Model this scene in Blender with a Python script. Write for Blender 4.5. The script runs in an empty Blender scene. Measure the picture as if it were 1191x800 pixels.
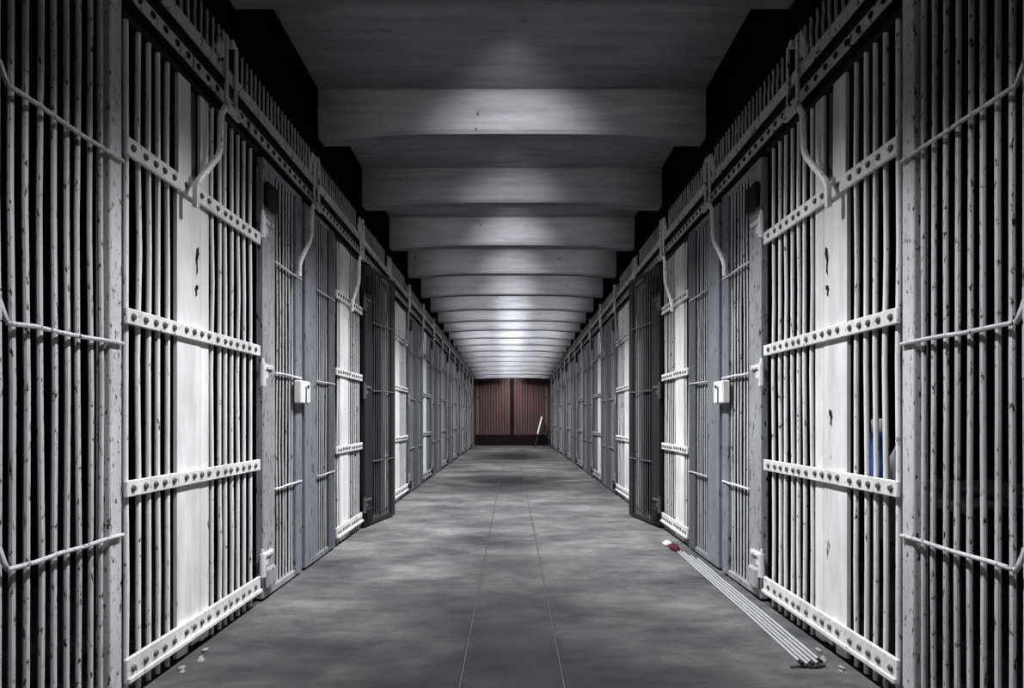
import bpy, bmesh, math, random
from mathutils import Vector, Matrix
random.seed(7)
scene = bpy.context.scene
COL = scene.collection

# ------------------------------------------------------------------ camera
F_PX = 700.0
HC = 0.93            # eye height
W = 1.275            # half width of the corridor at the barred fronts
cam_d = bpy.data.cameras.new('camera')
cam = bpy.data.objects.new('camera', cam_d); COL.objects.link(cam)
cam.location = (0, 0, HC)
cam.rotation_euler = (math.radians(90), 0, 0)
cam_d.sensor_fit = 'HORIZONTAL'; cam_d.sensor_width = 36.0
cam_d.lens = 36.0 * F_PX / 1191.0
cam_d.shift_y = (486.0 - 400.0) / 1191.0
cam_d.clip_start = 0.02; cam_d.clip_end = 100
scene.camera = cam

# ------------------------------------------------------------------ world / exposure
world = bpy.data.worlds.new('world'); scene.world = world
world.use_nodes = True
bg = world.node_tree.nodes['Background']
bg.inputs[0].default_value = (0.55, 0.6, 0.7, 1); bg.inputs[1].default_value = 0.0
scene.view_settings.view_transform = 'Standard'
scene.view_settings.look = 'None'
scene.view_settings.gamma = 1.0
scene.view_settings.use_curve_mapping = False
scene.view_settings.exposure = 0.16

DOWN_W = 215.0        # watts of one ceiling lamp, thrown down
WASH_W = 70.0          # watts of an added spot aimed at the next beam's face
LAMP_SPOT = 122.0
NEAR_SPOT = 106.0     # two unseen lamps added near the camera, cones narrowed to dim grille tops
STRIP_W = 1.0          # watts of the unseen strip added behind each beam to light the next
def lamp_power(i):   # per lamp (down, added wash, added strip)
    down = [0.1, 0.78, 1.2, 1.05, 0.95, 0.88, 0.75, 0.62, 0.52, 0.44]
    wash = [0.05, 0.1, 1.0, 0.35, 0.7, 0.5, 0.6]
    tube = [0.05, 0.1, 1.0, 0.7, 1.3, 1.6, 2.2, 3.0, 4.0, 5.0]  # factors for the added strip
    return (DOWN_W * (down[i] if i < len(down) else (0.36 if i < 17 else 0.15)),
            WASH_W * (wash[i] if i < len(wash) else 0.6),
            STRIP_W * (tube[i] if i < len(tube) else (7.0 if i < len(BEAM_Y) - 1 else 0.3)))

BEAM_Y = [0.15, 1.3, 2.49, 3.725, 4.82, 5.9, 6.93, 7.95, 8.87, 9.74, 10.6, 11.45, 12.3, 13.2, 14.15, 15.1, 16.1, 17.15, 18.2, 19.3]
BEAM_T = 0.12         # thickness along the corridor
BEAM_X = 1.2          # half length
Y_END = 20.3
def z_beam(y): return HC + 1.849 - 0.0307 * y
def z_slab(y): return z_beam(y) + 0.30
def z_track(y): return HC + (W - 0.05) * (1.225 - 0.009 * y)

# ------------------------------------------------------------------ materials
def nodes_of(name):
    m = bpy.data.materials.new(name); m.use_nodes = True
    nt = m.node_tree
    return m, nt, nt.nodes['Principled BSDF']

def N(nt, t, **kw):
    n = nt.nodes.new(t)
    for k, v in kw.items():
        setattr(n, k, v)
    return n

def position(nt, scale):
    g = N(nt, 'ShaderNodeNewGeometry')
    mp = N(nt, 'ShaderNodeMapping')
    mp.inputs['Scale'].default_value = scale
    nt.links.new(g.outputs['Position'], mp.inputs['Vector'])
    return mp.outputs['Vector']

def noise(nt, vec, scale, detail=4, rough=0.6):
    n = N(nt, 'ShaderNodeTexNoise')
    n.inputs['Scale'].default_value = scale
    n.inputs['Detail'].default_value = detail
    n.inputs['Roughness'].default_value = rough
    nt.links.new(vec, n.inputs['Vector'])
    return n.outputs['Fac']

def ramp(nt, fac, stops):
    r = N(nt, 'ShaderNodeValToRGB')
    e = r.color_ramp.elements
    while len(e) < len(stops): e.new(0.5)
    for i, (p, c) in enumerate(stops):
        e[i].position = p
        e[i].color = (c[0], c[1], c[2], 1) if not isinstance(c, (int, float)) else (c, c, c, 1)
    nt.links.new(fac, r.inputs['Fac'])
    return r.outputs['Color']

def mix(nt, fac, a, b, mode='MIX'):
    m = N(nt, 'ShaderNodeMix', data_type='RGBA', blend_type=mode)
    def put(sock, v):
        if hasattr(v, 'is_linked') or hasattr(v, 'links'): nt.links.new(v, sock)
        elif isinstance(v, (int, float)): sock.default_value = v
        else: sock.default_value = (v[0], v[1], v[2], 1)
    put(m.inputs['Factor'], fac); put(m.inputs['A'], a); put(m.inputs['B'], b)
    return m.outputs['Result']

def bump(nt, bsdf, height, strength, dist=0.004):
    b = N(nt, 'ShaderNodeBump')
    b.inputs['Strength'].default_value = strength
    b.inputs['Distance'].default_value = dist
    nt.links.new(height, b.inputs['Height'])
    nt.links.new(b.outputs['Normal'], bsdf.inputs['Normal'])

def paint(name, col, chip=(0.015, 0.012, 0.010), chip_at=0.66, streak=0.25, rough=0.5, spec=0.3, chip_scale=55, bumps=0.5):
    m, nt, b = nodes_of(name)
    v1 = position(nt, (1, 1, 0.35))
    spots = noise(nt, v1, chip_scale, 5, 0.65)
    mask = ramp(nt, spots, [(chip_at - 0.02, 0.0), (chip_at + 0.02, 1.0)])
    v2 = position(nt, (1, 1, 0.15))
    st = noise(nt, v2, 14, 6, 0.7)
    dirt = ramp(nt, st, [(0.3, 1.0 - streak), (0.62, 1.0)])
    v3 = position(nt, (1, 1, 1))
    cl = noise(nt, v3, 3.5, 3, 0.5)
    tone = ramp(nt, cl, [(0.3, 0.8), (0.7, 1.0)])
    c = mix(nt, 1.0, col, dirt, 'MULTIPLY')
    c = mix(nt, 1.0, c, tone, 'MULTIPLY')
    c = mix(nt, mask, c, chip)
    nt.links.new(c, b.inputs['Base Color'])
    b.inputs['Roughness'].default_value = rough
    b.inputs['Specular IOR Level'].default_value = spec
    inv = ramp(nt, spots, [(chip_at - 0.06, 1.0), (chip_at + 0.02, 0.0)])
    bump(nt, b, inv, bumps, 0.003)
    return m

def plain(name, col, rough=0.6, spec=0.3, metal=0.0, emit=None, strength=0):
    m, nt, b = nodes_of(name)
    v = position(nt, (1, 1, 1))
    n = noise(nt, v, 30, 4)
    t = ramp(nt, n, [(0.3, 0.85), (0.7, 1.0)])
    nt.links.new(mix(nt, 1.0, col, t, 'MULTIPLY'), b.inputs['Base Color'])
    b.inputs['Roughness'].default_value = rough
    b.inputs['Specular IOR Level'].default_value = spec
    b.inputs['Metallic'].default_value = metal
    if emit:
        b.inputs['Emission Color'].default_value = (*emit, 1)
        b.inputs['Emission Strength'].default_value = strength
    return m

def concrete_floor():
    m, nt, b = nodes_of('worn_concrete_floor')
    v = position(nt, (0.8, 1.25, 1))
    big = noise(nt, v, 1.5, 8, 0.66)
    c = ramp(nt, big, [(0.32, (0.06, 0.061, 0.067)), (0.5, (0.155, 0.152, 0.157)), (0.68, (0.30, 0.28, 0.278))])
    v2 = position(nt, (0.6, 1.7, 1))
    fine = noise(nt, v2, 9, 8, 0.7)
    t = ramp(nt, fine, [(0.3, 0.62), (0.6, 1.0)])
    c = mix(nt, 1.0, c, t, 'MULTIPLY')
    vg = position(nt, (1, 1, 1))
    grit = noise(nt, vg, 90, 4, 0.7)
    c = mix(nt, 1.0, c, ramp(nt, grit, [(0.3, 0.75), (0.6, 1.0)]), 'MULTIPLY')
    # dark patches along the middle of the passage, ragged outlines
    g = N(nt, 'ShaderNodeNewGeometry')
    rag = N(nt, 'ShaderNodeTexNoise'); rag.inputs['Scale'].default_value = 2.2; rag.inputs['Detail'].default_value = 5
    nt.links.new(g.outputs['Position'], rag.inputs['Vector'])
    for (cy, rx, ry, amt) in ((8.9, 0.75, 1.1, 0.95), (14.6, 1.0, 2.0, 0.98), (8.2, 1.4, 1.2, 0.5), (1.0, 1.5, 2.5, 0.9), (3.2, 0.5, 2.6, 0.45)):  # the two nearest put the foreground's dimness into the floor colour
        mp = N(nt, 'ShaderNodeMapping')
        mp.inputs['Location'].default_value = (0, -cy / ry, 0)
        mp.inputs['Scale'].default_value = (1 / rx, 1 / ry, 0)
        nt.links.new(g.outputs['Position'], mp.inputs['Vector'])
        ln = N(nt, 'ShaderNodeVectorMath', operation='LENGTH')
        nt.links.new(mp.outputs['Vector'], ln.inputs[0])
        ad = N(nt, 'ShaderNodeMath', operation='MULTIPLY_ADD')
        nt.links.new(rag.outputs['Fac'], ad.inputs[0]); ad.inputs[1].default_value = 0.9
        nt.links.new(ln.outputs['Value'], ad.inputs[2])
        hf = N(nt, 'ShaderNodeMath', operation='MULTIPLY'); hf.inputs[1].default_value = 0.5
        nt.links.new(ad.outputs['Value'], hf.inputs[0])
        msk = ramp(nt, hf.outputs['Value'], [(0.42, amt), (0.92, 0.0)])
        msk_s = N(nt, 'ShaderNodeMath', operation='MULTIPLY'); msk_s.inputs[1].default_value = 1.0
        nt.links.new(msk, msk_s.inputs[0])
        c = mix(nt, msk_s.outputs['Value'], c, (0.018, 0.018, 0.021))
    nt.links.new(c, b.inputs['Base Color'])
    b.inputs['Roughness'].default_value = 0.8
    b.inputs['Specular IOR Level'].default_value = 0.04
    bump(nt, b, fine, 0.25, 0.004)
    return m

def concrete_ceiling():
    m, nt, b = nodes_of('board_marked_concrete')
    v = position(nt, (0.35, 3.0, 3.0))
    n1 = noise(nt, v, 5, 7, 0.7)
    c = ramp(nt, n1, [(0.2, (0.09, 0.094, 0.106)), (0.75, (0.22, 0.225, 0.24))])
    v2 = position(nt, (1, 2.5, 1))
    n2 = noise(nt, v2, 11, 4, 0.6)
    msk = ramp(nt, n2, [(0.70, 0.0), (0.74, 1.0)])
    c = mix(nt, msk, c, (0.03, 0.03, 0.035))
    nt.links.new(c, b.inputs['Base Color'])
    b.inputs['Roughness'].default_value = 0.8
    b.inputs['Specular IOR Level'].default_value = 0.15
    bump(nt, b, n1, 0.4, 0.006)
    return m

def wood(name, c1, c2, spec=0.2):
    m, nt, b = nodes_of(name)
    v = position(nt, (9, 9, 0.5))
    n = noise(nt, v, 3.0, 6, 0.7)
    nt.links.new(ramp(nt, n, [(0.3, c1), (0.7, c2)]), b.inputs['Base Color'])
    b.inputs['Roughness'].default_value = 0.7
    b.inputs['Specular IOR Level'].default_value = spec
    bump(nt, b, n, 0.3, 0.003)
    return m

M = {
    'white':  paint('chipped_white_paint', (0.93, 0.93, 0.935), streak=0.14, chip_at=0.645, chip_scale=65),
    'plate':  paint('flaking_white_plate_paint', (0.87, 0.86, 0.87), chip=(0.02, 0.018, 0.016), chip_at=0.70, chip_scale=16, streak=0.28),
    'band':   paint('white_band_paint', (0.86, 0.86, 0.86), chip_at=0.64, chip_scale=80, streak=0.3),
    'grey':   paint('speckled_grey_paint', (0.66, 0.66, 0.68), streak=0.25, chip_at=0.61, chip_scale=85),
    'post':   paint('worn_pale_post_paint', (0.38, 0.388, 0.41), chip_at=0.615, chip_scale=60, streak=0.3),
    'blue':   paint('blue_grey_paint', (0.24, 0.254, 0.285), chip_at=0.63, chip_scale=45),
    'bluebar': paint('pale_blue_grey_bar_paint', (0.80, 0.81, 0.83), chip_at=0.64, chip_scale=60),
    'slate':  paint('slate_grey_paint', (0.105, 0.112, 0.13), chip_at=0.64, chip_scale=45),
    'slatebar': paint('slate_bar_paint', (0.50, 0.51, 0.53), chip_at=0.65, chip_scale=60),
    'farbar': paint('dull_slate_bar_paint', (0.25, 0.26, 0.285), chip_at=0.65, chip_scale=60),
    'dark':   paint('dark_iron_and_shade_paint', (0.028, 0.029, 0.032), spec=0.15, chip_at=0.66, chip_scale=50),  # very dark, also holds the open gate's shading in its colour
    'darkbar': paint('shaded_bar_paint', (0.10, 0.10, 0.106), chip_at=0.66, chip_scale=50),
    'rail':   paint('worn_rail_paint', (0.55, 0.55, 0.56), chip_at=0.60, chip_scale=38),
    'rivet':  plain('worn_rivet_iron', (0.09, 0.09, 0.095), 0.5, 0.4),
    'iron':   plain('black_iron', (0.016, 0.016, 0.018), 0.6, 0.12),
    'void':   plain('shade_black_plaster', (0.006, 0.006, 0.007), 0.95, 0.0),  # near-black colour paints the cells' darkness onto their surfaces
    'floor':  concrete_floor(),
    'ceil':   concrete_ceiling(),
    'joint':  plain('pale_joint_mortar', (0.075, 0.075, 0.08), 0.9, 0.05),
    'wood':   wood('reddish_brown_boards', (0.032, 0.016, 0.015), (0.066, 0.036, 0.034)),
    'woodlt': wood('pale_brown_boards', (0.06, 0.036, 0.034), (0.10, 0.068, 0.064)),
    'woodpt': wood('black_painted_board', (0.005, 0.003, 0.003), (0.010, 0.006, 0.006), 0.02),
    'steel':  plain('bright_galvanised_steel', (0.62, 0.63, 0.65), 0.28, 0.5, 0.35),
    'tag':    paint('white_enamel', (0.88, 0.88, 0.87), chip_at=0.72, chip_scale=40),
    'red':    plain('red_cloth', (0.085, 0.008, 0.02), 0.8, 0.2),
    'whitep': plain('white_plastic', (0.85, 0.85, 0.86), 0.5, 0.4),
    'bluep':  plain('blue_plastic', (0.05, 0.16, 0.62), 0.35, 0.5),
    'stick':  wood('dark_stick_wood', (0.02, 0.018, 0.016), (0.05, 0.045, 0.04)),
    'chipm':  plain('grey_plaster_chip', (0.30, 0.30, 0.30), 0.9, 0.1),
    'bulb':   plain('lamp_bulb_glass', (0.9, 0.9, 0.85), 0.3, 0.3, 0, (1.0, 0.95, 0.88), 3.0),
}

# ------------------------------------------------------------------ mesh helpers
class MB:
    """collects shapes into one bmesh"""
    def __init__(self): self.bm = bmesh.new()
    def box(self, x0, x1, y0, y1, z0, z1, bev=0.0, zf=None):
        xs = sorted((x0, x1)); ys = sorted((y0, y1)); zs = sorted((z0, z1))
        t = bmesh.new()
        bmesh.ops.create_cube(t, size=1.0)
        for v in t.verts:
            v.co = Vector(((xs[0] + xs[1]) / 2 + v.co.x * (xs[1] - xs[0]),
                           (ys[0] + ys[1]) / 2 + v.co.y * (ys[1] - ys[0]),
                           (zs[0] + zs[1]) / 2 + v.co.z * (zs[1] - zs[0])))
        if bev > 0:
            bmesh.ops.bevel(t, geom=list(t.edges), offset=bev, segments=1, affect='EDGES', clamp_overlap=True)
        if zf:
            for v in t.verts: v.co.z += zf(v.co.y)
        self._merge(t); return self
    def _merge(self, t):
        me = bpy.data.meshes.new('tmp'); t.to_mesh(me); t.free()
        self.bm.from_mesh(me); bpy.data.meshes.remove(me)
    def cyl(self, p0, p1, r0, r1=None, n=10, caps=True):
        p0 = Vector(p0); p1 = Vector(p1); d = p1 - p0
        t = bmesh.new()
        bmesh.ops.create_cone(t, cap_ends=caps, segments=n, radius1=r0, radius2=r0 if r1 is None else r1, depth=d.length)
        q = Vector((0, 0, 1)).rotation_difference(d.normalized()).to_matrix().to_4x4()
        bmesh.ops.transform(t, matrix=Matrix.Translation((p0 + p1) / 2) @ q, verts=t.verts)
        self._merge(t); return self
    def tube(self, pts, rs, n=8):
        pts = [Vector(p) for p in pts]
        if isinstance(rs, (int, float)): rs = [rs] * len(pts)
        rings = []
        ref = Vector((1, 0, 0.01)).normalized()
        for i, p in enumerate(pts):
            a = pts[max(i - 1, 0)]; c = pts[min(i + 1, len(pts) - 1)]
            t = (c - a).normalized()
            u = ref - t * ref.dot(t)
            if u.length < 1e-3: u = Vector((0, 1, 0)) - t * t.y
            u.normalize(); v = t.cross(u)
            rings.append([self.bm.verts.new(p + (u * math.cos(2 * math.pi * k / n) + v * math.sin(2 * math.pi * k / n)) * rs[i]) for k in range(n)])
        for a, c in zip(rings, rings[1:]):
            for k in range(n):
                self.bm.faces.new((a[k], a[(k + 1) % n], c[(k + 1) % n], c[k]))
        self.bm.faces.new(rings[0][::-1]); self.bm.faces.new(rings[-1])
        return self
    def prism(self, poly, x0, x1):
        """polygon given in (y, z), extruded along x"""
        a = [self.bm.verts.new((x0, y, z)) for y, z in poly]
        c = [self.bm.verts.new((x1, y, z)) for y, z in poly]
        n = len(poly)
        self.bm.faces.new(a); self.bm.faces.new(c[::-1])
        for k in range(n): self.bm.faces.new((a[k], c[k], c[(k + 1) % n], a[(k + 1) % n]))
        return self
    def dome(self, c, r, axis_x, h=0.6):
        t = bmesh.new()
        bmesh.ops.create_uvsphere(t, u_segments=8, v_segments=4, radius=r)
        for v in t.verts: v.co = Vector((v.co.z * h, v.co.x, v.co.y)) + Vector(c)
        self._merge(t); return self
    def mesh(self, name, mat, smooth=False):
        bmesh.ops.recalc_face_normals(self.bm, faces=list(self.bm.faces))
        me = bpy.data.meshes.new(name)
        self.bm.to_mesh(me); self.bm.free()
        me.materials.append(mat)
        if smooth:
            me.polygons.foreach_set('use_smooth', [True] * len(me.polygons))
            try: me.set_sharp_from_angle(angle=math.radians(40))
            except Exception: pass
        return me
    def build(self, name, mat, parent=None, smooth=False, loc=(0, 0, 0)):
        return link(name, self.mesh(name, mat, smooth), parent, loc)

def link(name, me, parent=None, loc=(0, 0, 0)):
    o = bpy.data.objects.new(name, me); COL.objects.link(o)
    o.location = loc
    if parent: o.parent = parent
    return o

def tag(o, label=None, cat=None, group=None, kind=None):
    if label: o['label'] = label
    if cat: o['category'] = cat
    if group: o['group'] = group
    if kind: o['kind'] = kind
    return o

def empty(name, loc, rz=0.0):
    o = bpy.data.objects.new(name, None); COL.objects.link(o)
    o.location = loc; o.rotation_euler = (0, 0, rz)
    o.empty_display_size = 0.1
    return o

_bars = {}
def bar_mesh(r, z0, z1, mat, flat=1.0):
    """an upright bar, a little wavy; a few variants are shared"""
    v = random.randrange(4)
    key = (round(r, 4), round(z0, 3), round(z1, 3), mat.name, v)
    if key not in _bars:
        rnd = random.Random(v * 17 + int(r * 1e4))
        a = 0.0028
        n = 7
        pts = []
        for i in range(n):
            t = i / (n - 1)
            w = 0 if i in (0, n - 1) else 1
            pts.append((rnd.uniform(-a, a) * w, rnd.uniform(-a, a) * w, z0 + (z1 - z0) * t))
        mb = MB().tube(pts, r, 8)
        _bars[key] = mb.mesh('bar', mat, True)
    return _bars[key]

def bar(parent, x, y, r, z0, z1, mat):
    return link('bar', bar_mesh(r, z0, z1, mat), parent, (x, y, 0))

ORD = ['first', 'second', 'third', 'fourth', 'fifth', 'sixth', 'seventh', 'eighth', 'ninth', 'tenth', 'eleventh', 'twelfth',
       'thirteenth', 'fourteenth', 'fifteenth', 'sixteenth', 'seventeenth', 'eighteenth', 'nineteenth', 'twentieth', 'twenty-first']
SIDE = {-1: 'left', 1: 'right'}

# ------------------------------------------------------------------ structure: floor
fl = MB().box(-3.6, 3.6, -1.6, Y_END + 0.4, -0.12, -0.018).build('floor', M['void'])
tag(fl, 'grey worn concrete corridor floor with a central strip', 'floor', kind='structure')
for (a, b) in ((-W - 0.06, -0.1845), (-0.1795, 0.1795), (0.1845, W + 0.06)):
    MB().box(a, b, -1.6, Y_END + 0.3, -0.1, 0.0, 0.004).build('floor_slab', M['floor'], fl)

for x in (-0.182, 0.182):
    MB().box(x - 0.0025, x + 0.0025, -1.6, Y_END + 0.3, -0.1, -0.002).build('joint_filler', M['joint'], fl)

# ------------------------------------------------------------------ structure: ceiling and its beams
ce = MB().box(-BEAM_X, BEAM_X, -1.6, Y_END + 0.4, 0, 0.2, 0, z_slab).build('ceiling', M['ceil'])
tag(ce, 'dark board-marked concrete ceiling crossed by beams', 'ceiling', kind='structure')
for s in (-1, 1):
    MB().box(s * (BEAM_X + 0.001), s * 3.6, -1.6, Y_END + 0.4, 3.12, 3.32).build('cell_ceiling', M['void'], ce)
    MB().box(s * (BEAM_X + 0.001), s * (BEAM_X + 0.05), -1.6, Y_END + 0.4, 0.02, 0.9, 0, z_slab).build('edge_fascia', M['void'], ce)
def beam(y):
    mb = MB(); n = 24; bm = mb.bm
    zb, zs = z_beam(y), z_slab(y) + 0.03
    rows = []
    for i in range(n + 1):
        x = -BEAM_X + 2 * BEAM_X * i / n
        u = x / BEAM_X
        zz = zb + 0.03 * max(0.0, 1 - (abs(u) / 0.82) ** 4)      # shallow arch
        rows.append([bm.verts.new(p) for p in ((x, y, zs), (x, y - 0.0, zz + 0.02), (x, y + 0.015, zz), (x, y + BEAM_T, zz), (x, y + BEAM_T, zs))])
    for a, b in zip(rows, rows[1:]):
        for k in range(4): bm.faces.new((a[k], a[k + 1], b[k + 1], b[k]))
    bm.faces.new(rows[0]); bm.faces.new(rows[-1])
    return mb.build('beam', M['ceil'], ce)
for y in BEAM_Y: beam(y)

# ------------------------------------------------------------------ structure: cell walls (dark inside)
PER = 2.2
DOORS = [(1.955, 2.99), (4.30, 5.03), (6.30, 7.23), (8.50, 9.28), (10.70, 11.47), (12.90, 13.67), (15.10, 15.87), (17.30, 18.07)]
for s in (-1, 1):
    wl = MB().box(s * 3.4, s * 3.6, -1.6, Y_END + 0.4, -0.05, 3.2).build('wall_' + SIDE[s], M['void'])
    tag(wl, 'shade-black back wall of the cells on the %s' % SIDE[s], 'wall', kind='structure')
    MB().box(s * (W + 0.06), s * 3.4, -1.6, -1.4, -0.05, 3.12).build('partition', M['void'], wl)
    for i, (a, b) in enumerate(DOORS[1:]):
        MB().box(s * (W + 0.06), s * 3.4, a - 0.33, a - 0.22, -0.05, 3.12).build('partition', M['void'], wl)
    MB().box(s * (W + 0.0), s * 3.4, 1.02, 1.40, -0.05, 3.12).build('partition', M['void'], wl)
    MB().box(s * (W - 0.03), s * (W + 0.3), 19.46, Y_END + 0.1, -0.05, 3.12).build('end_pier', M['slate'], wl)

# far end: boarded partition with a dark gap between its two halves
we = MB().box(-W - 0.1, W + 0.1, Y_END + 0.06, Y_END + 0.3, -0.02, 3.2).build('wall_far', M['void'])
tag(we, 'reddish brown boarded partition closing the far end of the corridor', 'wall', kind='structure')
zt_ = z_slab(Y_END) + 0.05
nb = 11
for sgn in (-1, 1):
    for k in range(nb):
        a = 0.07 + k * (1.03 / nb); b = a + 1.03 / nb - 0.012
        pr = random.uniform(0.0, 0.018)
        MB().box(sgn * a, sgn * b, Y_END + pr, Y_END + 0.07, 0.36, zt_, 0.006).build('plank', M['wood'], we)
    MB().box(sgn * 1.105, sgn * 1.22, Y_END - 0.03, Y_END + 0.07, 0.36, zt_, 0.006).build('frame_post', M['woodlt'], we)
    hb = MB().box(sgn * 1.10, sgn * 1.17, Y_END - 0.06, Y_END - 0.03, 1.58, 1.63, 0.006).build('latch', M['iron'], we)
MB().box(-0.055, 0.055, Y_END + 0.02, Y_END + 0.07, 0.0, zt_).build('centre_post', M['woodpt'], we)
MB().box(-W + 0.03, W - 0.03, Y_END - 0.04, Y_END + 0.065, 0.0, 0.36, 0.01).build('kick_board', M['woodpt'], we)

# ------------------------------------------------------------------ ceiling lamps, each tucked behind a beam; the first two are added, unseen
def ceiling_lamp(i, y):
    yl = y + BEAM_T + 0.10
    zb = z_beam(y); zc = z_slab(yl)
    zl = zb + 0.125
    r = empty('ceiling_lamp', (0, yl, zc))
    tag(r, 'small shaded ceiling lamp (the first two added, unseen) with an added light strip, tucked behind the %s ceiling beam' % ORD[i], 'lamp', 'lamps between the ceiling beams')
    MB().cyl((0, 0, -0.02), (0, 0, 0.0), 0.05, n=16).build('mount_plate', M['iron'], r)
    dz = zl - zc
    MB().cyl((0, 0, dz + 0.07), (0, 0, -0.02), 0.012, n=8).build('stem', M['iron'], r)
    MB().cyl((0, 0, dz + 0.01), (0, 0, dz + 0.07), 0.075, 0.03, 16, caps=False).build('shade', M['iron'], r, True)
    t = MB(); t.cyl((0, 0, dz + 0.02), (0, 0, dz + 0.06), 0.022, 0.012, 10); t.build('bulb', M['bulb'], r, True)
    bt = MB().box(-1.0, 1.0, -0.10, -0.07, dz + 0.0, dz + 0.06, 0.004).build('added_strip', M['iron'], r)  # unseen strip added to spread light over the next beam's face
    MB().cyl((-0.97, -0.055, dz + 0.03), (0.97, -0.055, dz + 0.03), 0.013, n=8).build('tube', M['bulb'], bt, True)
    d, w, tw = lamp_power(i)
    L = bpy.data.lights.new('added_strip_light', 'AREA'); L.energy = tw; L.shape = 'RECTANGLE'; L.size = 1.9; L.size_y = 0.03
    L.spread = math.radians(65)
    o = bpy.data.objects.new('added_strip_light', L); COL.objects.link(o); o.parent = r
    o.location = (0, -0.035, dz + 0.03); o.rotation_euler = (math.radians(82), 0, 0)
    L = bpy.data.lights.new('downlight', 'SPOT'); L.energy = d
    L.spot_size = math.radians(LAMP_SPOT if i > 1 else NEAR_SPOT); L.spot_blend = 0.85 if i > 1 else 0.65; L.shadow_soft_size = 0.06
    L.color = (0.97, 0.98, 1.0)
    o = bpy.data.objects.new('downlight', L); COL.objects.link(o); o.parent = r
    o.location = (0, 0, dz)
    L = bpy.data.lights.new('added_beam_wash', 'SPOT'); L.energy = w  # spot added for the bright centre of the next beam
    L.spot_size = math.radians(76); L.spot_blend = 1.0; L.shadow_soft_size = 0.03
    o = bpy.data.objects.new('added_beam_wash', L); COL.objects.link(o); o.parent = r
    o.location = (0, 0.09, dz)
    o.rotation_euler = (math.radians(72), 0, 0)
for i, y in enumerate(BEAM_Y): ceiling_lamp(i, y)

# ------------------------------------------------------------------ heights shared by the barred fronts
RODS = (1.755, 1.167, 0.554)
BANDS = (1.819, 1.263, 0.698, 0.105)
TOP = 2.30

def rod(parent, s, y0, y1, z, mat, d=0.020, r=0.0062, bend0=False, bend1=False):
    pts = []
    if bend0: pts += [(-s * (d - 0.012), y0, z + 0.055), (-s * d, y0, z + 0.02)]
    n = max(4, int((y1 - y0) / 0.08))
    for i in range(n + 1):
        t = i / n
        pts.append((-s * d, y0 + 0.012 * bend0 + (y1 - y0 - 0.012 * bend0) * t, z + random.uniform(-0.003, 0.003)))
    if bend1: pts += [(-s * (d - 0.012), y1 + 0.01, z - 0.02)]
    return MB().tube(pts, r, 8).build('cross_rod', mat, parent, True)

def hinge(parent, s, y, z, mat):
    """strap and knuckle that carry a gate"""
    mb = MB()
    mb.box(-s * 0.012, -s * 0.030, y - 0.01, y + 0.12, z - 0.012, z + 0.012, 0.003)
    mb.cyl((-s * 0.028, y - 0.02, z - 0.10), (-s * 0.028, y - 0.02, z + 0.015), 0.016, n=10)
    mb.cyl((-s * 0.028, y - 0.02, z + 0.015), (-s * 0.028, y - 0.02, z + 0.04), 0.010, 0.006, 10)
    mb.dome((-s * 0.03, y + 0.04, z), 0.009, s); mb.dome((-s * 0.03, y + 0.09, z), 0.009, s)
    mb.box(-s * 0.012, -s * 0.020, y + 0.03, y + 0.075, z - 0.06, z - 0.015, 0.003)
    return mb.build('hinge', mat, parent, True)

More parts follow.
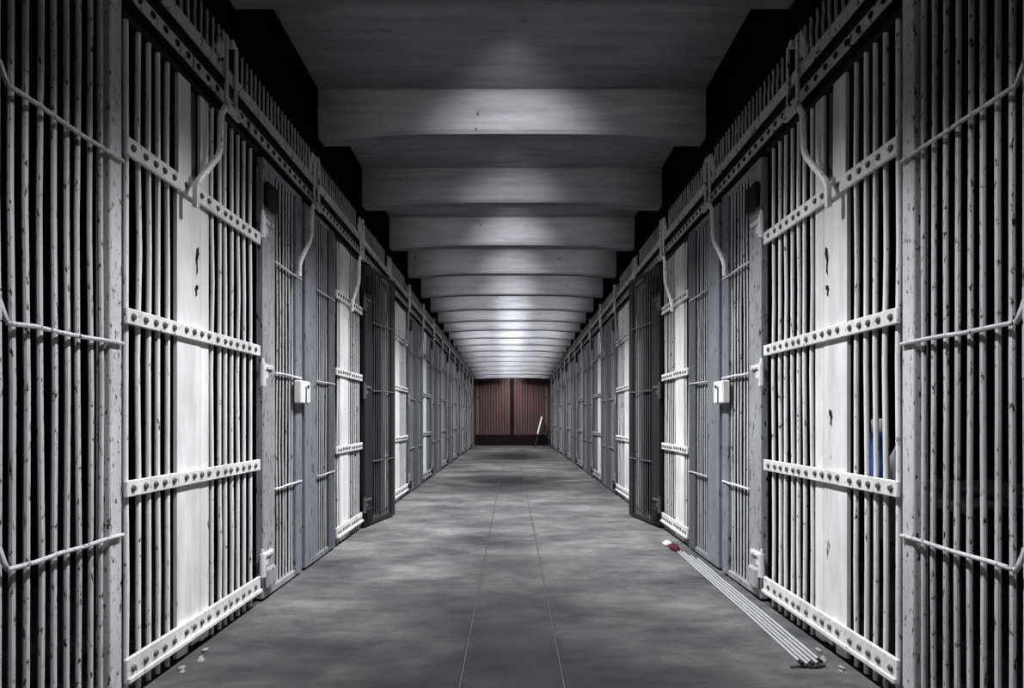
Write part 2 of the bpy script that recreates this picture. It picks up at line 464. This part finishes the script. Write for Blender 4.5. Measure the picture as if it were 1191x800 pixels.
# ------------------------------------------------------------------ the sliding cell doors
def cell_door(i, s, y0, y1, first=False):
    r = empty('cell_door', (s * W, y0, 0))
    w = y1 - y0
    zt = z_track(y1) - 0.155
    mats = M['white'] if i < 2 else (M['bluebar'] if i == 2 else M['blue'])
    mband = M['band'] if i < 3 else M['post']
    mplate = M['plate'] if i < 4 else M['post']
    if first:
        by = [0.030, 0.097, 0.155, 0.209, 0.270, 0.599, 0.666, 0.717, 0.779, 0.843, 0.905, 0.976]
        pl = (0.318, 0.485); pl2 = (0.493, 0.560)
    else:
        a, b = 0.17 * w, 0.50 * w
        pl = (a, b - 0.07); pl2 = (b - 0.062, b)
        by = [0.03, 0.03 + 0.06] if a > 0.12 else [0.03]
        n = int((w - b - 0.04) / 0.06)
        by += [b + 0.045 + k * (w - b - 0.07) / n for k in range(n + 1)]
    for y in by:
        bar(r, 0, y, 0.0090 if first else 0.0048, 0.012, zt, mats)
    # wide lock plate, narrowing to a strip above the top band
    zb = BANDS[0] + 0.02
    if first:
        poly = [(pl[0], 0.02), (pl[0] + 0.075, 0.015), (pl[0] + 0.08, 0.07), (pl[0] + 0.10, 0.085), (pl[0] + 0.105, 0.03), (pl[1], 0.035), (pl[1], zb),
                (pl[0] + 0.10, zb + 0.05), (pl[0] + 0.095, zt), (pl[0] + 0.01, zt), (pl[0] + 0.01, zb), (pl[0], zb - 0.05)]
    else:
        poly = [(pl[0], 0.02), (pl[1], 0.02), (pl[1], zt), (pl[0], zt)]
    MB().prism(poly, -s * -0.004, -s * 0.010).build('lock_plate', mplate, r)
    MB().box(-s * -0.006, -s * 0.008, pl2[0], pl2[1], 0.02, zt, 0.002).build('cover_strip', mplate, r)
    if first:
        MB().box(s * 0.012, s * 0.02, pl[0] + 0.09, pl2[0], zb, zt).build('recess_plate', M['slate'], r)
        # places where the paint and the sheet have broken away
        for (yy, zz, hh) in ((pl[1] - 0.03, 1.56, 0.06), (pl[1] - 0.035, 1.44, 0.025)) + (((pl[1] - 0.06, 0.93, 0.035),) if s > 0 else ()):
            q = [(yy, zz - hh), (yy + 0.012, zz - hh * 0.7), (yy + 0.010, zz), (yy + 0.022, zz + hh * 0.5), (yy + 0.018, zz + hh),
                 (yy + 0.002, zz + hh * 0.8), (yy - 0.006, zz + 0.1 * hh), (yy + 0.001, zz - hh * 0.4)]
            MB().prism(q, -s * 0.0095, -s * 0.0112).build('broken_patch', M['iron'], r)
    hgt = (0.031, 0.027, 0.027, 0.040)
    for z, h in zip(BANDS, hgt):
        b_ = MB().box(-s * 0.012, -s * 0.026, -0.002, w + 0.002, z - h, z + h, 0.003).build('band', mband, r)
        rv = MB()
        for y in by: rv.dome((-s * 0.026, y, z), 0.0130, s, 0.7)
        for k in range(4): rv.dome((-s * 0.026, pl[0] + 0.035 + (pl2[1] - pl[0] - 0.07) * k / 3, z + 0.004), 0.0130, s, 0.7)
        tag(rv.build('rivets', M['rivet'], b_, True), kind='stuff')
        if z < 0.2:
            MB().box(-s * 0.026, -s * 0.036, -0.002, w + 0.002, z - h, z - h + 0.018, 0.003).build('lower_lip', mband, b_)
    MB().box(-s * -0.02, -s * 0.012, -0.01, w + 0.01, zt, zt + 0.028, 0.004).build('top_rail', M['iron'], r)
    return r

DOOR_NOTE = {
    0: 'wide riveted white cell door nearest the camera on the %s',
    1: 'second white cell door on the %s, between blue-grey gate and dark open gate',
    2: 'third white cell door on the %s, just past the dark open gate',
}
for s in (-1, 1):
    for i, (a, b) in enumerate(DOORS):
        d = cell_door(i, s, a, b, i == 0)
        lab = DOOR_NOTE.get(i, '%s riveted cell door counting from the camera on the %%s' % ORD[i]) % SIDE[s]
        tag(d, lab, 'cell door', 'riveted cell doors on the ' + SIDE[s])

# ------------------------------------------------------------------ barred gates and fixed grilles
def gate(s, y0, y1, lead, tail, ms, mb_, mt, name, label, cat, group, rz=0.0, hinges=True, nb=None, top=None, d=0.0):
    r = empty(name, (s * (W - d), y0, 0), s * rz)
    w = y1 - y0
    zt = (top or z_track(y1) - 0.14) - (0.02 if y1 > 18 else 0)
    MB().box(s * 0.02, -s * 0.018, 0, lead, 0.015, zt, 0.004).build('stile', ms, r)
    MB().box(s * 0.02, -s * 0.018, w - tail, w, 0.015, zt, 0.004).build('stile', mt, r)
    span = w - lead - tail
    n = nb or max(4, int(round(span / 0.047)))
    for k in range(n):
        bar(r, 0, lead + span * (k + 0.5) / n, 0.0052, 0.02, zt, mb_)
    MB().box(s * 0.015, -s * 0.015, lead, w - tail, 0.012, 0.045, 0.003).build('bottom_rail', ms, r)
    MB().box(s * 0.015, -s * 0.015, lead, w - tail, zt - 0.03, zt, 0.003).build('top_rail', ms, r)
    for z in RODS:
        rod(r, s, lead - 0.01, w - 0.02, z, mb_)
    if hinges:
        for z in (1.93, 1.19, 0.235): hinge(r, s, -0.012, z, mb_)
        MB().box(-s * 0.018, -s * 0.05, 0.0, 0.13, min(2.0, zt - 0.15), min(2.13, zt - 0.02), 0.01).build('hinge_box', M['iron'], r)
        # bracket at the foot
        MB().box(-s * 0.018, -s * 0.045, 0.0, 0.11, 0.06, 0.17, 0.012).build('foot_bracket', ms if ms is M['post'] else M['iron'], r)
    tag(r, label, cat, group)
    return r

for s in (-1, 1):
    S = SIDE[s]
    for i, (a, b) in enumerate(DOORS):
        ya = b + 0.05
        if i == 1:
            gate(s, 5.07, 5.73, 0.155, 0.09, M['dark'], M['darkbar'], M['dark'], 'cell_gate',  # paint darkened to carry the shading of the turned gate
                 'dark barred gate on the %s swung slightly open into the corridor' % S, 'gate', 'barred gates on the ' + S, rz=math.radians(11.2), d=0.02)
            gate(s, 5.80, 6.27, 0.12, 0.08, M['slate'], M['slatebar'], M['slate'], 'bar_grille',
                 'fixed grille on the %s hidden behind the dark open gate' % S, 'grille', 'fixed grilles on the ' + S, hinges=False)
            continue
        yb = ya + 0.622
        ye = (DOORS[i + 1][0] if i + 1 < len(DOORS) else 19.45) - 0.02
        n1 = 'nearest pale blue-grey barred gate on the %s, hinged beside the first white door' if i == 0 else \
             '%s blue-grey barred gate counting from the camera on the %%s' % ORD[i]
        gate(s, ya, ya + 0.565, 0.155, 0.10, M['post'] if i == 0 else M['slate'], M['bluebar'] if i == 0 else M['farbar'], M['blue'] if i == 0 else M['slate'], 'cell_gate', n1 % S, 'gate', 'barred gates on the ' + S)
        n2 = 'darker slate barred grille on the %s, just before the second white door' if i == 0 else \
             '%s slate barred grille counting from the camera on the %%s' % ORD[i]
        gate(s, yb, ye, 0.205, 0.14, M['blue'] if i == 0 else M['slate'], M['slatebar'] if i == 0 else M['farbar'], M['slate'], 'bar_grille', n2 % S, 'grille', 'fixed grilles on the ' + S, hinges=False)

    # the grille nearest the camera, with round cross rods curled at the near end
    r = empty('bar_grille', (s * W, 1.405, 0))
    for y in (1.447, 1.49, 1.532, 1.578, 1.627, 1.673, 1.721, 1.767, 1.818, 1.863):
        bar(r, 0, y - 1.405, 0.0078, 0.01, 3.0, M['grey'])
    MB().box(s * 0.03, -s * 0.016, 1.885 - 1.405, 1.943 - 1.405, 0.01, 3.0, 0.003).build('stile', M['grey'], r)
    MB().box(s * 0.03, -s * 0.016, 0.0, 0.03, 0.01, 3.0, 0.003).build('stile', M['grey'], r)
    for z in RODS: rod(r, s, 1.481 - 1.405, 1.935 - 1.405, z, M['grey'], 0.024, 0.0065, bend0=True)
    MB().box(-s * 0.01, -s * 0.04, 0.034, 0.058, 1.02, 1.25, 0.006).build('catch', M['grey'], r)
    tag(r, 'speckled grey bar grille closest to the camera on the %s edge of the photo' % S, 'grille', 'fixed grilles on the ' + S)

# ------------------------------------------------------------------ overhead door track on each side
for s in (-1, 1):
    S = SIDE[s]
    r = empty('door_track', (s * W, 1.965, 0))
    zt = lambda y: z_track(y + 1.965)
    L = 19.4 - 1.965
    MB().box(-s * 0.045, -s * 0.060, 0, L, -0.024, 0.024, 0.003, zt).build('upper_rail', M['rail'], r)
    lo = MB().box(-s * 0.028, -s * 0.040, 0, L, -0.115, -0.068, 0.003, zt).build('riveted_strip', M['rail'], r)
    MB().box(s * 0.01, -s * 0.027, 0, L, -0.115, 0.024, 0, zt).build('channel', M['iron'], r)
    rv = MB()
    y = 0.03
    while y < L:
        rv.dome((-s * 0.040, y, zt(y) - 0.092), 0.014, s, 0.6); y += 0.075
    tag(rv.build('rivets', M['iron'], lo, True), kind='stuff')
    tag(r, 'long riveted iron door track running above the doors on the %s' % S, 'track')

    # bars above the track
    edges = [1.93] + [2.76 + 1.13 * k for k in range(5)]
    for k in range(len(edges) - 1):
        a, b = edges[k] + 0.05, edges[k + 1] - 0.03
        if k == 0: a = 1.98
        t = empty('transom_grille', (s * W, a, 0))
        z0 = z_track(a) + 0.055
        n = int((b - a) / 0.05)
        for q in range(n):
            bar(t, s * 0.02, (b - a) * (q + 0.5) / n, 0.0065, z0 - 0.01, z0 + 0.24, M['slatebar'])
        MB().box(s * 0.005, s * 0.035, 0, b - a, z0 + 0.20, 3.10).build('shade_plate', M['void'], t)  # black sheet added where the bars fade into shade
        MB().box(s * 0.01, s * 0.03, 0, b - a, z0 - 0.03, z0).build('sill_rail', M['iron'], t)
        tag(t, 'row of thin upright bars above the door track, %s from the camera on the %s' % (ORD[k], S), 'grille', 'bars above the track on the ' + S)
    t = empty('transom_grille', (s * W, edges[-1], 0))
    bm_ = MB(); y = 0.04
    while edges[-1] + y < 19.4:
        bm_.cyl((s * 0.02, y, z_track(edges[-1] + y) + 0.03), (s * 0.02, y, z_track(edges[-1] + y) + 0.26), 0.0065, n=6); y += 0.05
    tag(bm_.build('bars', M['slatebar'], t, True), kind='stuff')
    MB().box(s * 0.005, s * 0.035, 0, 19.4 - edges[-1], 0.22, 0.72, 0, lambda q: z_track(edges[-1] + q)).build('shade_plate', M['void'], t)  # far run of the black sheet standing in for shade
    tag(t, 'far stretch of thin bars above the door track on the %s' % S, 'grille', 'bars above the track on the ' + S)

    # hangers with bent locking levers
    for k in range(15):
        yb = 2.76 + 1.13 * k
        if yb > 19: break
        h = empty('locking_lever', (s * W, yb, 0))
        zc = z_track(yb)
        off = zc - z_track(2.76)
        for dy in (-0.225, -0.14):
            MB().box(-s * 0.062, -s * 0.074, dy, dy + 0.02, zc - 0.15, zc + 0.15, 0.003).build('strap', M['rail'], h)
        MB().cyl((-s * 0.058, -0.172, zc + 0.135), (-s * 0.080, -0.172, zc + 0.135), 0.018, n=12).build('pivot', M['rail'], h, True)
        MB().box(-s * 0.062, -s * 0.085, -0.235, -0.11, zc - 0.175, zc - 0.135, 0.006).build('yoke', M['rail'], h)
        p = [(-s * 0.068, -0.22, zc - 0.155), (-s * 0.068, -0.258, 2.196 + off), (-s * 0.068, -0.272, 2.04 + off), (-s * 0.066, -0.285, 2.005 + off), (-s * 0.062, -0.43, 1.85 + off), (-s * 0.06, -0.445, 1.815 + off), (-s * 0.058, -0.445, 1.74)]
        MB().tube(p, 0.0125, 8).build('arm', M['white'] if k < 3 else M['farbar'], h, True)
        if k < 4:
            q = [(-0.305, zc + 0.05), (-0.25, zc + 0.15), (-0.235, zc + 0.095), (-0.24, zc + 0.04), (-0.27, zc + 0.025), (-0.275, zc + 0.0)]
            MB().prism(q, -s * 0.062, -s * 0.072).build('flag_plate', M['rail'], h)
        tag(h, 'bent locking lever hanging from the door track, %s from the camera on the %s' % (ORD[k], S), 'lever', 'locking levers on the ' + S)

    # white lock box on the post between the two gates
    b_ = empty('lock_box', (s * W, 3.462, 1.015))
    MB().box(-s * 0.019, -s * 0.062, 0.0, 0.165, 0.0, 0.132, 0.006).build('case', M['tag'], b_)
    MB().box(-s * 0.062, -s * 0.066, 0.075, 0.085, 0.0, 0.10).build('slot', M['iron'], b_)
    MB().cyl((-s * 0.062, 0.115, 0.10), (-s * 0.068, 0.115, 0.10), 0.010, n=10).build('keyhole', M['iron'], b_, True)
    tag(b_, 'small white lock box on the post between two grey gates on the %s' % S, 'lock box')

# ------------------------------------------------------------------ things lying about
rods = [((1.092, 2.27), (1.150, 4.20), 0.0055, 'outermost bright steel rod of the bundle on the floor, nearest mid-corridor'),
        ((1.112, 2.24), (1.168, 4.18), 0.005, 'second bright steel rod in the bundle along the right-hand doors'),
        ((1.131, 2.26), (1.185, 4.15), 0.0055, 'middle bright steel rod in the bundle along the right-hand doors'),
        ((1.153, 2.25), (1.202, 4.05), 0.005, 'fourth bright steel rod in the bundle, next to the door side'),
        ((1.174, 2.29), (1.219, 3.95), 0.0055, 'steel rod of the bundle lying closest to the right-hand doors')]
for (a, b, r_, lab) in rods:
    o = empty('steel_rod', (a[0], a[1], 0))
    t = MB(); d = Vector((b[0] - a[0], b[1] - a[1], 0))
    t.tube([(0, 0, r_), d * 0.3 + Vector((0.003, 0, r_)), d * 0.7 + Vector((-0.003, 0, r_)), d + Vector((0, 0, r_))], r_, 8)
    t.build('shaft', M['steel'], o, True)
    u = d.normalized()
    MB().cyl(Vector((0, 0, r_)) - u * 0.006, Vector((0, 0, r_)) + u * 0.02, r_ * 1.25, n=10).build('end_ferrule', M['iron'], o, True)
    tag(o, lab, 'rod', 'steel rods on the floor')

def crumple(name, parent, mat, size, loc, seed):
    rnd = random.Random(seed)
    t = bmesh.new(); bmesh.ops.create_icosphere(t, subdivisions=3, radius=1.0)
    for v in t.verts:
        n = 1 + 0.22 * math.sin(7 * v.co.x + seed) * math.cos(6 * v.co.y) + rnd.uniform(-0.06, 0.06)
        v.co = Vector((v.co.x * size[0] * n, v.co.y * size[1] * n, max(-0.55, v.co.z * n) * size[2] + 0.55 * size[2]))
    mb = MB(); mb._merge(t)
    return mb.build(name, mat, parent, True, loc)
r = empty('crumpled_rag', (1.150, 4.26, 0))
crumple('cloth', r, M['red'], (0.032, 0.085, 0.024), (0, 0, 0), 3)
crumple('white_end', r, M['whitep'], (0.030, 0.045, 0.022), (-0.018, 0.13, 0), 5)
tag(r, 'small red and white crumpled rag at the far end of the rods', 'rag')

o = MB().tube([(0, 0, 0.006), (0.05, 0.004, 0.007), (0.09, 0.0, 0.006), (0.135, 0.012, 0.007)], [0.005, 0.006, 0.006, 0.004], 6).build('wood_splinter', M['stick'], None, True, (1.035, 2.235, 0))
tag(o, 'thin dark stick lying across the near end of the steel rods', 'stick')

def chip(s, x, y, sz, seed, lab):
    rnd = random.Random(seed)
    t = bmesh.new(); bmesh.ops.create_icosphere(t, subdivisions=1, radius=1.0)
    for v in t.verts:
        k = rnd.uniform(0.6, 1.15)
        v.co = Vector((v.co.x * sz * k, v.co.y * sz * 1.3 * k, max(0, v.co.z * 0.6 + 0.35) * sz * k))
    mb = MB(); mb._merge(t)
    tag(mb.build('plaster_chip', M['chipm'], None, False, (s * x, y, 0)), lab, 'debris', 'plaster chips under the %s door' % SIDE[s])
for s in (-1, 1):
    for k in range(5):
        chip(s, 1.205 + 0.02 * math.sin(k * 2.1), 2.19 + 0.05 * k + 0.01 * math.cos(k * 3), 0.010 + 0.004 * (k % 3), k + 11,
             'crumbled plaster chip on the floor below the lock plate of the nearest %s door' % SIDE[s])

# bunk with a blue jug and a white bag inside the near right cell
r = empty('bunk', (2.0, 2.1, 0))
MB().box(-0.47, 0.30, -0.1, 0.8, 0.60, 0.635, 0.006).build('board', M['iron'], r)
for (x, y) in ((-0.44, -0.07), (-0.44, 0.77), (0.27, -0.07), (0.27, 0.77)):
    MB().cyl((x, y, -0.018), (x, y, 0.60), 0.015, n=8).build('leg', M['iron'], r, True)
tag(r, 'black iron bunk in the shadow behind the nearest right-hand door', 'bunk')
r = empty('water_jug', (1.62, 2.655, 0.635))
def lathe(prof, mat, name, parent, n=20, loc=(0, 0, 0)):
    mb = MB(); rings = []
    for (rad, z) in prof:
        rings.append([mb.bm.verts.new((rad * math.cos(2 * math.pi * k / n), rad * math.sin(2 * math.pi * k / n), z)) for k in range(n)])
    for a, b in zip(rings, rings[1:]):
        for k in range(n): mb.bm.faces.new((a[k], a[(k + 1) % n], b[(k + 1) % n], b[k]))
    mb.bm.faces.new(rings[0][::-1]); mb.bm.faces.new(rings[-1])
    return mb.build(name, mat, parent, True, loc)
lathe([(0.036, 0), (0.040, 0.006), (0.040, 0.10), (0.037, 0.11), (0.040, 0.12), (0.040, 0.20), (0.030, 0.235), (0.020, 0.25)], M['bluep'], 'body', r)
lathe([(0.030, 0.232), (0.031, 0.24), (0.031, 0.285), (0.026, 0.292)], M['whitep'], 'cap', r)
tag(r, 'blue plastic jug with white cap glimpsed behind the right-hand bars', 'jug')
r = empty('plastic_bag', (1.47, 2.29, 0.0))
t = bmesh.new(); bmesh.ops.create_grid(t, x_segments=6, y_segments=10, size=0.5)
for v in t.verts:
    u, w_ = v.co.x + 0.5, v.co.y + 0.5
    v.co = Vector((0.02 * math.sin(5 * w_ + 2 * u), 0.02 + 0.055 * u * (1 - 0.6 * w_) - 0.03 * w_, 0.63 + 0.19 * w_ + 0.02 * u))
mb = MB(); mb._merge(t)
o = mb.build('sheet', M['whitep'], r, True)
sol = o.modifiers.new('thick', 'SOLIDIFY'); sol.thickness = 0.003
MB().box(-0.03, 0.03, -0.03, 0.09, 0.45, 0.635, 0.01).build('parcel', M['iron'], r)
MB().box(-0.02, 0.02, -0.01, 0.07, -0.018, 0.45, 0.004).build('stand', M['iron'], r)
tag(r, 'white curled sheet standing behind the last bar of the nearest right door', 'sheet')

# folding A-frame stand near the far end, on the right
r = empty('folding_stand', (0.97, 19.2, 0))
def strut(name, a, b, w, mat):
    a = Vector(a); b = Vector(b)
    return MB().cyl(a, b, w, n=6).build(name, mat, r)
for y in (-0.16, 0.16):
    strut('leg', (-0.25, y, 0.0), (0.02, y, 1.0), 0.016, M['dark'])
    strut('leg', (0.27, y, 0.0), (0.0, y, 1.0), 0.016, M['dark'])
t = MB(); a = Vector((-0.135, 0, 0.42)); b = Vector((0.005, 0, 0.97))
n_ = Vector((b.z - a.z, 0, -(b.x - a.x))).normalized() * -0.03
for q in (0,):
    P = [a, b, b + n_ , a + n_]
    vs0 = [t.bm.verts.new(p + Vector((-0.01, -0.2, 0))) for p in P]; vs1 = [t.bm.verts.new(p + Vector((-0.01, 0.2, 0))) for p in P]
    t.bm.faces.new(vs0); t.bm.faces.new(vs1[::-1])
    for k in range(4): t.bm.faces.new((vs0[k], vs0[(k + 1) % 4], vs1[(k + 1) % 4], vs1[k]))
t.build('white_panel', M['tag'], r)
MB().cyl((0.13, -0.16, 0.45), (0.13, 0.16, 0.45), 0.012, n=6).build('spreader', M['dark'], r)
MB().cyl((0.01, -0.18, 1.0), (0.01, 0.18, 1.0), 0.018, n=8).build('top_hinge', M['dark'], r)
tag(r, 'folding stand with white panel leaning by the far brown partition', 'stand')
